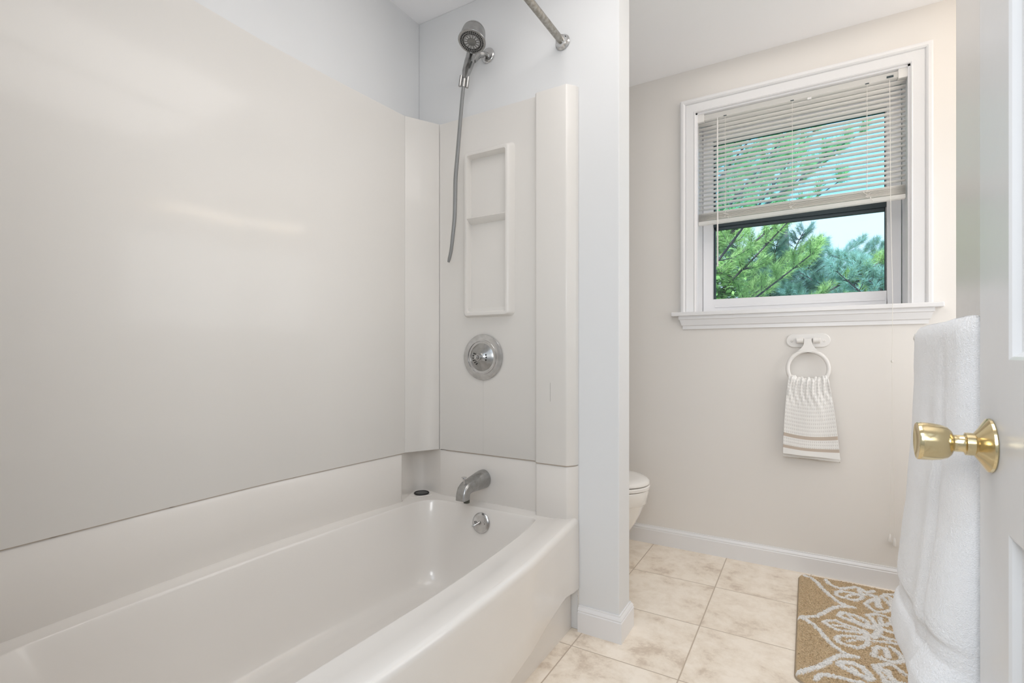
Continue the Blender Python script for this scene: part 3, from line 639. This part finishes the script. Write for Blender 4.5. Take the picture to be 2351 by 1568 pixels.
def bath_towel():
    Z = [.372, .373, .377, .384, .394, .41, .43, .45, .468, .484] + [.490 + .004 * k for k in range(26)] + [.60 + .02 * k for k in range(19)] + [.975, .99, 1.005, 1.018, 1.030, 1.038, 1.045, 1.050, 1.053, 1.055]
    FR = [(.372, .176), (.378, .163), (.388, .156), (.41, .151), (.44, .1495), (.470, .151), (.496, .156), (.503, .160), (.507, .164), (.536, .1655), (.539, .163), (.545, .1605), (.56, .161), (.62, .167), (.72, .176), (.84, .185), (.95, .1895), (1.0, .1905), (1.03, .1915), (1.042, .1945), (1.050, .200), (1.055, .205)]
    BK = [(.372, .252), (.38, .262), (.40, .266), (.9, .266), (.97, .256), (1.01, .238), (1.03, .2275), (1.042, .222), (1.050, .216), (1.055, .210)]
    rows = []
    for z_ in Z:
        fade = max(0, min(1, (1.045 - z_) / .22)); k_ = interp(BK, z_)
        def F(sh): return interp(FR, max(.372, z_ - sh))
        if z_ > .75: f1 = f2 = F(0)
        else: f1 = F(0); f2 = interp(FR, max(.372, z_ - .026 * min(1, (.75 - z_) / .15))) - .009 * max(0, min(1, (.525 - z_) / .03))
        th = k_ - f1; q_ = min(1, th / .035); w1 = .004 * math.sin(z_ * 9); fl = .010 * (1 - (z_ - .37) / .68)
        low = 1 if z_ < .50 else max(0, 1 - (z_ - .50) / .02)
        fa = lerp(k_ - .01, f1, math.sqrt(max(0, min(1, (z_ - .400) / .022)))) if z_ < .422 else f1
        if z_ < .422: f1 = fa; th = k_ - f1
        P = [(k_, 1.335 + fl), (f1 + th * .5, 1.350 + fl), (f1 + .010 * fade + .003 * q_, 1.346 + fl), (f1, 1.310), (f1 - .002 * fade, 1.235), (f1 + .003 * fade, 1.165 + w1), (f1 + .001 * fade, 1.110),
             (f1 + .013 * fade, 1.072 + w1 * .5), (f2 + .002 * fade, 1.040), (f2 + .001 * fade, 1.012), (f2 + .008 * fade + .001 * q_, .980 - .003 * low), (f2 + (k_ - f2) * .32, .956 - .003 * low), (f2 + (k_ - f2) * .62, .950), (k_ - .004 * q_, .960), (k_, .985), (k_ + .0, 1.08), (k_ - .001, 1.2)]
        m_ = len(P); r = []
        for i in range(m_):
            a, b_, c_, d = (Vector((*P[(i + q) % m_], 0)) for q in (-1, 0, 1, 2))
            for q in range(9):
                t = q / 9; v = 0.5 * ((2 * b_) + (c_ - a) * t + (2 * a - 5 * b_ + 4 * c_ - d) * t * t + (3 * b_ - a - 3 * c_ + d) * t ** 3)
                r.append((min(v.x, .274), v.y, z_))
        rows.append(r)
    mb = MB(); mb.grid(rows, closed=True, cap=True)
    o = mb.build('bath_towel', TERRY, None, smooth=0)
    o.data.polygons.foreach_set('use_smooth', [True] * len(o.data.polygons))
    md = o.modifiers.new('sub', 'SUBSURF'); md.levels = md.render_levels = 2
    tx = bpy.data.textures.new('terry_loops', 'CLOUDS'); tx.noise_scale = .0035; tx.noise_depth = 2
    dm = o.modifiers.new('disp', 'DISPLACE'); dm.texture = tx; dm.strength = .0018; dm.mid_level = .5; dm.texture_coords = 'LOCAL'
    tx2 = bpy.data.textures.new('soft_folds', 'CLOUDS'); tx2.noise_scale = .10
    dm = o.modifiers.new('disp2', 'DISPLACE'); dm.texture = tx2; dm.strength = .004; dm.mid_level = .5; dm.texture_coords = 'LOCAL'
    tag(o, 'large folded white terry bath towel hanging over the towel bar beside the door', 'bath towel')
bath_towel()

# ------------------------------------------------------------ door with brass knob
dr = struct(bpy.data.objects.new('door_1', None)); COL.objects.link(dr); dr.location = (.2225, .166, 0)
DX, DY0, DY1 = .205, .166, .926
ysd = [(DY0, DY0 + .115), (DY0 + .325, DY0 + .435), (DY1 - .115, DY1)]        # stiles and mullion
zsd = [(.012, .215), (.785, .992), (1.600, 1.715), (1.925, 2.040)]           # rails
slab = MB()
for a, b_ in ysd: slab.box(DX, a, .012, DX + .035, b_, 2.04)
for a, b_ in zsd:
    for (p, q) in ((ysd[0][1], ysd[1][0]), (ysd[1][1], ysd[2][0])): slab.box(DX, p, a, DX + .035, q, b_)
slab.build('door_slab', DOORP, dr, smooth=0)
for (p, q) in ((ysd[0][1], ysd[1][0]), (ysd[1][1], ysd[2][0])):
    for (a, b_) in ((.215, .785), (.992, 1.600), (1.715, 1.925)):
        def rg(i, x): return [(x, p + i, a + i), (x, q - i, a + i), (x, q - i, b_ - i), (x, p + i, b_ - i)]
        m_ = MB(); m_.grid([rg(0, DX), rg(.004, DX + .002), rg(.009, DX + .009), rg(.016, DX + .012), rg(.026, DX + .012), rg(.058, DX + .004)], closed=True); m_.f.append((20, 21, 22, 23))
        m_.box(DX + .022, p, a, DX + .034, q, b_)
        m_.build('door_panel', DOORP, dr, smooth=0)
kc = (DX, .8775, .880)
kn = bpy.data.objects.new('door_knob', None); COL.objects.link(kn); kn.parent = dr; kn.location = Vector(kc) - Vector(dr.location)
kn['label'] = 'polished brass door knob'
MB().lathe([(0, .0345), (.0015, .0352), (.004, .0345), (.006, .0315), (.012, .0215), (.0165, .0150), (.0175, .0125)], kc, (-1, 0, 0), 64).build('rose', BRASS, kn)
MB().lathe([(.016, .0138), (.017, .0148), (.0225, .0150), (.0255, .0148), (.0262, .0125), (.028, .0112), (.0375, .0112), (.0385, .0130), (.040, .0165), (.044, .0208), (.051, .0235), (.060, .0250), (.071, .0255), (.0755, .0253), (.0765, .0245), (.0755, .0225), (.0725, .012), (.072, .001)], kc, (-1, 0, 0), 64).build('knob', BRASS, kn)

# ------------------------------------------------------------ toilet behind the partition
tl = empty('toilet', (-1.0, 2.31, 0), 'off-white toilet with closed lid behind the partition wall', 'toilet')
TY, TX = 2.325, -0.628
def egg(z_, tip, half, back, n=48, p=1.0):
    P = []; cx_ = tip - (half * 1.32)
    for k in range(n):
        a = 2 * math.pi * k / n; c_, s_ = math.cos(a), math.sin(a)
        x = cx_ + (half * 1.32 * c_ if c_ > 0 else (cx_ - back) * c_)
        P.append((x, TY + half * s_ * (1 if c_ > 0 else (1 - .12 * c_ * c_)), z_))
    return P
bowl = [egg(0, -.79, .110, -1.30), egg(.012, -.785, .115, -1.30), egg(.05, -.79, .105, -1.29), egg(.10, -.765, .108, -1.27), egg(.146, -.735, .118, -1.25), egg(.204, -.698, .138, -1.24), egg(.25, -.676, .152, -1.22), egg(.288, -.660, .164, -1.21),
        egg(.296, -.655, .168, -1.21), egg(.303, -.648, .172, -1.21), egg(.34, -.643, .177, -1.21), egg(.357, -.641, .178, -1.21), egg(.362, -.644, .176, -1.21)]
MB().grid(bowl, closed=True, cap=True).build('bowl', PORC, tl, smooth=50)
MB().grid([egg(.366, -.640, .174, -1.15), egg(.368, -.635, .178, -1.15), egg(.380, -.634, .179, -1.15), egg(.384, -.638, .176, -1.15)], closed=True, cap=True).build('seat', SEATP, tl, smooth=40)
MB().grid([egg(.388, -.642, .172, -1.15), egg(.390, -.637, .176, -1.15), egg(.402, -.637, .176, -1.15), egg(.410, -.648, .166, -1.15), egg(.414, -.69, .13, -1.13), egg(.415, -.76, .08, -1.05)], closed=True, cap=True).build('lid', SEATP, tl, smooth=60)
B(-1.42, TY - .21, .37, -1.225, TY + .21, .72).build('tank', PORC, tl, smooth=0, bevel=.02, seg=4)
B(-1.43, TY - .22, .722, -1.215, TY + .22, .75).build('tank_lid', PORC, tl, smooth=0, bevel=.01, seg=3)
MB().tube([(-1.218, TY - .14, .66), (-1.205, TY - .14, .66), (-1.203, TY - .07, .655)], .006, 10).build('flush_lever', CHROME, tl)

# ------------------------------------------------------------ vanity light out of the frame, its bulbs mirrored in the panel
vl = empty('vanity_light', (XA, 2.20, 2.20), 'brass vanity light bar with round bulbs in the alcove', 'light')
B(XA - .03, 1.92, 2.15, XA, 2.50, 2.25).build('back_plate', BRASS, vl, smooth=0, bevel=.004)
for y_ in (1.99, 2.135, 2.28, 2.425):
    MB().lathe([(0, .022), (.02, .022), (.021, .018)], (XA - .03, y_, 2.20), (-1, 0, 0), 20).build('socket', BRASS, vl)
    MB().lathe([(.033 - .033 * math.cos(a), .033 * math.sin(a)) for a in [math.pi * k / 14 for k in range(15)]], (XA - .045, y_, 2.20), (-1, 0, 0), 24).build('bulb', GLOBE, vl)

# ------------------------------------------------------------ bath rug
RUG0=[(0.0064,[(-0.011,2.565),(0.011,2.557),(0.035,2.517),(0.05,2.467),(0.077,2.408),(0.106,2.357),(0.129,2.344),(0.153,2.342)]),
(0.0062,[(0.134,2.337),(0.104,2.322),(0.079,2.291),(0.051,2.236),(0.028,2.194),(-0.003,2.17),(-0.034,2.151)]),
(0.0059,[(-0.034,2.151),(-0.012,2.149),(0.016,2.124),(0.036,2.085),(0.053,2.041),(0.071,2.005),(0.093,1.979),(0.112,1.964),(0.139,1.966)]),
(0.0068,[(0.124,1.962),(0.091,1.947),(0.07,1.918),(0.052,1.881),(0.028,1.842),(0.007,1.819),(-0.012,1.795),(-0.024,1.779)]),
(0.0065,[(0.066,2.568),(0.081,2.524),(0.097,2.506),(0.117,2.502),(0.144,2.522),(0.172,2.55),(0.185,2.546),(0.207,2.514),(0.233,2.544)]),
(0.0059,[(0.1,2.458),(0.121,2.478),(0.154,2.479),(0.182,2.477),(0.191,2.46),(0.179,2.432),(0.163,2.412),(0.138,2.411),(0.113,2.418),(0.099,2.427),(0.1,2.458)]),
(0.0045,[(0.132,2.429),(0.154,2.464),(0.179,2.468)]),
(0.007,[(0.185,2.546),(0.184,2.508),(0.193,2.483),(0.224,2.498),(0.235,2.494)]),
(0.0057,[(0.231,2.469),(0.208,2.428),(0.193,2.399),(0.207,2.367),(0.224,2.344),(0.248,2.359),(0.274,2.387),(0.28,2.423),(0.269,2.464),(0.256,2.506),(0.277,2.54),(0.302,2.548)]),
(0.0085,[(0.239,2.482),(0.237,2.438),(0.237,2.398)]),
(0.0061,[(0.277,2.518),(0.291,2.491),(0.295,2.445)]),
(0.0063,[(0.104,2.261),(0.118,2.276),(0.146,2.273),(0.169,2.262),(0.185,2.242),(0.189,2.212),(0.177,2.196),(0.158,2.208),(0.136,2.222),(0.114,2.23),(0.1,2.24),(0.104,2.261)]),
(0.0047,[(0.13,2.264),(0.146,2.233),(0.172,2.213)]),
(0.0055,[(0.049,2.158),(0.066,2.18),(0.089,2.191),(0.116,2.177),(0.142,2.173),(0.163,2.16),(0.166,2.145),(0.144,2.138),(0.113,2.127),(0.086,2.123),(0.069,2.138),(0.049,2.158)]),
(0.0037,[(0.078,2.152),(0.106,2.16),(0.145,2.152)]),
(0.0059,[(0.085,2.065),(0.098,2.083),(0.129,2.099),(0.155,2.109),(0.177,2.114),(0.176,2.077),(0.165,2.054),(0.147,2.028),(0.126,2.028),(0.1,2.032),(0.086,2.039),(0.085,2.065)]),
(0.0038,[(0.116,2.057),(0.151,2.088),(0.181,2.116)]),
(0.0091,[(0.17,2.158),(0.178,2.131),(0.197,2.131),(0.211,2.166),(0.222,2.211),(0.212,2.223),(0.193,2.2)]),
(0.0057,[(0.19,2.299),(0.202,2.282),(0.207,2.243),(0.224,2.229)]),
(0.0057,[(0.19,2.299),(0.222,2.324),(0.244,2.325),(0.266,2.313),(0.258,2.267),(0.238,2.244)]),
(0.0063,[(0.231,2.298),(0.227,2.237)]),
(0.006,[(0.222,2.211),(0.24,2.205),(0.261,2.201),(0.276,2.188)]),
(0.0074,[(0.216,2.153),(0.24,2.143)]),
(0.0052,[(0.194,2.103),(0.227,2.117),(0.247,2.119),(0.268,2.124),(0.277,2.102),(0.285,2.073)]),
(0.0053,[(0.255,2.15),(0.27,2.143)]),
(0.0062,[(0.208,2.071),(0.192,2.052),(0.192,2.032),(0.181,2.002),(0.204,1.998),(0.219,1.988),(0.238,1.99),(0.264,2.019),(0.256,2.056),(0.247,2.079),(0.238,2.089)]),
(0.007,[(0.222,2.069),(0.223,2.041),(0.223,2.013)]),
(0.0054,[(0.177,1.937),(0.196,1.952),(0.218,1.97),(0.234,1.97),(0.246,1.947),(0.257,1.933)]),
(0.0057,[(0.179,1.933),(0.184,1.911),(0.195,1.888),(0.199,1.862),(0.218,1.865)]),
(0.0065,[(0.214,1.928),(0.213,1.886)]),
(0.008,[(0.087,1.901),(0.102,1.912),(0.126,1.919),(0.144,1.911),(0.158,1.887),(0.166,1.859),(0.154,1.848),(0.137,1.862),(0.118,1.868),(0.096,1.88),(0.085,1.886),(0.087,1.901)]),
(0.0045,[(0.118,1.893),(0.135,1.865)]),
(0.006,[(0.021,1.769),(0.033,1.801),(0.047,1.809),(0.07,1.814),(0.093,1.815),(0.119,1.815),(0.141,1.82)])]

def rug():
    x0, x1, y0, y1 = -.034, .50, 1.752, 2.592; h = .0025
    nx, ny = int((x1 - x0) / h), int((y1 - y0) / h)
    gx, gy = np.meshgrid(np.linspace(x0, x1, nx + 1), np.linspace(y0, y1, ny + 1))
    D = np.full(gx.shape, 9.0)
    RUG = [(w_ * 1.35, p) for w_, p in RUG0]
    RUG += [(.009, [(.19, 1.94), (.215, 1.90), (.235, 1.86), (.25, 1.80)]), (.009, [(.20, 1.85), (.23, 1.87), (.27, 1.88), (.30, 1.93)]), (.009, [(.205, 1.80), (.235, 1.83), (.27, 1.82), (.265, 1.785), (.22, 1.775), (.205, 1.80)]), (.009, [(.15, 1.80), (.175, 1.775), (.20, 1.765)])]
    allp = [(w_, p) for w_, p in RUG] + [(w_, [(.47 - x, y) for x, y in p]) for w_, p in RUG[:4]] + [(w_, [(.47 - x, y) for x, y in p]) for w_, p in RUG if max(q[0] for q in p) < .20 and len(p) > 9]
    px_ = gx + .0015 * np.random.randn(*gx.shape); py_ = gy + .0015 * np.random.randn(*gx.shape)
    for w_, p in allp:
        for (ax_, ay), (bx, by) in zip(p, p[1:]):
            dx, dy = bx - ax_, by - ay; l2 = dx * dx + dy * dy + 1e-9
            t = np.clip(((px_ - ax_) * dx + (py_ - ay) * dy) / l2, 0, 1)
            D = np.minimum(D, np.hypot(px_ - ax_ - t * dx, py_ - ay - t * dy) - w_)
    white = D < 0
    e = np.minimum(np.minimum(gx - x0, x1 - gx), np.minimum(gy - y0, y1 - gy))
    # rounded corners of the outline
    rc = .035; qx = np.maximum(rc - np.minimum(gx - x0, x1 - gx), 0); qy = np.maximum(rc - np.minimum(gy - y0, y1 - gy), 0)
    inside = np.hypot(qx, qy); cut = np.maximum(inside - rc, 0); 
    ex = np.clip(np.minimum(e, rc - inside if False else e) / .012, 0, 1)
    crn = np.where((qx > 0) & (qy > 0), np.clip((rc - inside) / .012, 0, 1), 1.0)
    prof = np.sqrt(1 - (1 - np.minimum(ex, crn)) ** 2)
    Zh = .003 + (.0125 + .0035 * np.clip(-D / .004, 0, 1)) * prof + .0016 * np.random.randn(*gx.shape) * prof
    # pull the corner vertices onto the rounded outline
    f = np.where(inside > rc, rc / np.maximum(inside, 1e-6), 1.0)
    sx = np.where(gx < (x0 + x1) / 2, 1, -1); sy = np.where(gy < (y0 + y1) / 2, 1, -1)
    vx = gx + np.where((qx > 0) & (qy > 0), sx * qx * (1 - f), 0); vy = gy + np.where((qx > 0) & (qy > 0), sy * qy * (1 - f), 0)
    vx = vx + .0010 * np.random.randn(*gx.shape) * (ex > .5); vy = vy + .0010 * np.random.randn(*gx.shape) * (ex > .5)
    n0 = np.random.rand(*gx.shape)
    tan = np.stack([.50 + .20 * n0, .375 + .155 * n0, .225 + .11 * n0], -1); wh = np.stack([.84 + .05 * n0, .83 + .05 * n0, .81 + .05 * n0], -1)
    colr = np.where(white[..., None], wh, tan); colr = np.concatenate([colr, np.ones(gx.shape + (1,))], -1)
    vs = np.stack([vx, vy, np.maximum(Zh, .002)], -1).reshape(-1, 3); W_ = nx + 1
    idx = np.arange((nx + 1) * (ny + 1)).reshape(ny + 1, nx + 1)
    fs = np.stack([idx[:-1, :-1], idx[:-1, 1:], idx[1:, 1:], idx[1:, :-1]], -1).reshape(-1, 4)
    me = bpy.data.meshes.new('bath_rug'); me.from_pydata(vs.tolist(), [], fs.tolist())
    a = me.color_attributes.new('col', 'FLOAT_COLOR', 'POINT'); a.data.foreach_set('color', colr.reshape(-1)); me.materials.append(RUGM)
    o = bpy.data.objects.new('bath_rug', me); COL.objects.link(o)
    tag(o, 'tan tufted bath rug with raised white scroll and flower lines on the tile floor', 'rug')
    # thin backing under the pile
    b_ = MB(); b_.grid([ring2(x0 - .002, y0 - .002, x1 + .002, y1 + .002, 0.0005, .035), ring2(x0 - .003, y0 - .003, x1 + .003, y1 + .003, .002, .035), ring2(x0 - .001, y0 - .001, x1 + .001, y1 + .001, .0045, .035)], closed=True, cap=True)
    b_.build('backing', mat('rug_backing', (.36, .29, .21), .9), o, smooth=0)
def ring2(x0, y0, x1, y1, z_, r): return [(a, c_, z_) for a, b_, c_ in ring(x0, y0, x1, y1, 0, r)]
rug()

# ------------------------------------------------------------ outside the window: lawn and trees
struct(B(-25, 3.2, -3.1, 25, 40, -3.0).build('ground', mat('lawn', (.10, .18, .05), .9), smooth=0))
def leaf_object(name, quads, cols, parent):
    me = bpy.data.meshes.new(name); q = np.asarray(quads, dtype=float); k = q.shape[1]
    me.from_pydata((q.reshape(-1, 3) - np.array(parent.location)).tolist(), [], np.arange(q.shape[0] * k).reshape(-1, k).tolist())
    c_ = np.repeat(np.asarray(cols, dtype=float), k, axis=0); c_ = np.concatenate([c_, np.ones((len(c_), 1))], 1)
    a = me.color_attributes.new('col', 'FLOAT_COLOR', 'POINT'); a.data.foreach_set('color', c_.reshape(-1)); me.materials.append(LEAF)
    o = bpy.data.objects.new(name, me); COL.objects.link(o); o.parent = parent; return o
def pine(loc, height, seed, label, reach, dens, tone, zlo, zhi):
    rg = np.random.RandomState(seed); rn = random.Random(seed)
    root = empty('pine_tree', loc, label, 'tree'); bx, by, bz = loc
    MB().tube([(bx, by, bz), (bx + .1, by, bz + height * .5), (bx, by, bz + height)], [.20, .14, .02], 12).build('trunk', BARK, root)
    br = MB(); tips = []
    z_ = zlo
    while z_ < zhi:
        for k in range(6):
            a = rn.uniform(0, 2 * math.pi); ln = reach * (1 - .45 * (z_ - zlo) / (zhi - zlo)) * rn.uniform(.7, 1.1)
            d = Vector((math.cos(a), math.sin(a), 0)); P = [Vector((bx, by, z_)) + d * ln * t + Vector((rn.uniform(-.1, .1) * t, 0, .10 * ln * t + .25 * ln * t * t - .12 * math.sin(t * 5))) for t in (0, .25, .5, .75, 1)]
            P = catmull(P, 4); br.tube(P, [lerp(.035, .006, i / (len(P) - 1)) for i in range(len(P))], 5)
            for i in range(3, len(P)):
                for s_ in (-1, 1, -1, 1):
                    if rn.random() > dens: continue
                    l2 = rn.uniform(.25, .75) * (1.15 - i / len(P)); sd = Vector((-d.y * s_, d.x * s_, rn.uniform(-.1, .5))) + d * rn.uniform(.3, 1.0); sd.normalize()
                    Q = [P[i] + sd * l2 * t + Vector((0, 0, .12 * t * t)) for t in (0, .5, 1)]
                    br.tube(Q, [.007, .005, .003], 4)
                    for t in (.3, .45, .6, .7, .8, .9, 1.0):
                        tips.append((P[i] + sd * l2 * t + Vector((0, 0, .12 * t * t)), (sd + Vector((rn.uniform(-.5, .5), rn.uniform(-.5, .5), rn.uniform(0, .9)))).normalized()))
            tips.append((P[-1], d))
        z_ += rn.uniform(.16, .30)
    br.build('branches', BARK, root, smooth=60)
    T = np.array([list(t[0]) for t in tips]); Dv = np.array([list(t[1]) for t in tips]); nn = 16; print('tips', len(T)); n = len(T)
    base = np.repeat(T, nn, 0) + .012 * rg.randn(n * nn, 3); dirs = np.repeat(Dv, nn, 0) + .55 * rg.randn(n * nn, 3); dirs /= np.linalg.norm(dirs, axis=1)[:, None]
    ln = (.085 + .05 * rg.rand(n * nn))[:, None]; side = np.cross(dirs, rg.randn(n * nn, 3)); side /= np.linalg.norm(side, axis=1)[:, None] + 1e-9
    q = np.stack([base - side * .0028, base + side * .0028, base + dirs * ln], 1)
    tuft = np.repeat(rg.rand(n), nn)[:, None]; c0, c1 = np.array(tone[0]), np.array(tone[1])
    leaf_object('needles', q, c0 + (c1 - c0) * np.clip(tuft * .8 + .3 * rg.rand(n * nn, 1), 0, 1), root)
def broadleaf(loc, seed, label, clumps, nleaf, size, tone):
    rg = np.random.RandomState(seed); rn = random.Random(seed); root = empty('broadleaf_tree', loc, label, 'tree'); b0 = Vector(loc)
    mid_ = b0 + Vector((0, 0, 3.4)); MB().tube([b0, b0 + Vector((.1, 0, 1.8)), mid_], [.16, .12, .09], 10).build('trunk', BARK, root)
    br = MB(); P_ = []; 
    for cx_, cy_, cz_, r_c in clumps:
        c_ = Vector((cx_, cy_, cz_)); Q = catmull([mid_, lerp(mid_, c_, .5) + Vector((rn.uniform(-.2, .2), 0, .15)), c_], 5); br.tube(Q, [lerp(.05, .008, i / (len(Q) - 1)) for i in range(len(Q))], 6)
        for k in range(16):
            e = c_ + Vector((rg.randn(), rg.randn() * .8, rg.randn() * .7)) * r_c * .6; br.tube([c_, lerp(c_, e, .6) + Vector((0, 0, .05)), e], [.008, .005, .002], 4)
            for m_ in range(nleaf // 16): P_.append(list(lerp(c_, e, rn.uniform(.5, 1.15)) + Vector((rg.randn(), rg.randn(), rg.randn() * .6)) * .09))
    br.build('branches', BARK, root, smooth=60)
    P_ = np.array(P_); n = len(P_); u = rg.randn(n, 3); u[:, 2] *= .35; u /= np.linalg.norm(u, axis=1)[:, None]; v = np.cross(u, rg.randn(n, 3) * .4 + np.array([0, 0, 1.])); v /= np.linalg.norm(v, axis=1)[:, None]
    s_ = size * (.7 + .6 * rg.rand(n))[:, None]
    q = np.stack([P_ - u * s_, P_ - u * s_ * .1 + v * s_ * .62, P_ + u * s_ * 1.1, P_ - u * s_ * .1 - v * s_ * .62], 1)
    c0, c1 = np.array(tone[0]), np.array(tone[1]); leaf_object('leaves', q, c0 + (c1 - c0) * rg.rand(n, 1), root)
pine((-2.6, 8.2, -3.0), 9.5, 3, 'near pine tree with light green needle tufts outside the window', 3.9, .75, ((.20, .38, .12), (.58, .78, .32)), .6, 4.6)
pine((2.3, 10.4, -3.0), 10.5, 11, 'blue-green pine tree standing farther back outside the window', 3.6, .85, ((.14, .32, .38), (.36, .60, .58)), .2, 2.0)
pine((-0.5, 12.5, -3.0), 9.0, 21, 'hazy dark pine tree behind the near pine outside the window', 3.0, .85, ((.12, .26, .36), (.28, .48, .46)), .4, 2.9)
broadleaf((-2.3, 6.6, -3.0), 5, 'dark green broad-leaved tree at the lower left outside the window', [(-1.35, 6.6, 1.75, .35), (-1.15, 6.5, 2.0, .28), (-1.3, 6.9, 2.45, .30), (-1.6, 6.5, 2.9, .4), (-.95, 6.8, 1.7, .25), (-2.1, 6.4, 2.2, .5), (-2.2, 6.7, 3.2, .5)], 640, .038, ((.06, .16, .07), (.36, .60, .18)))
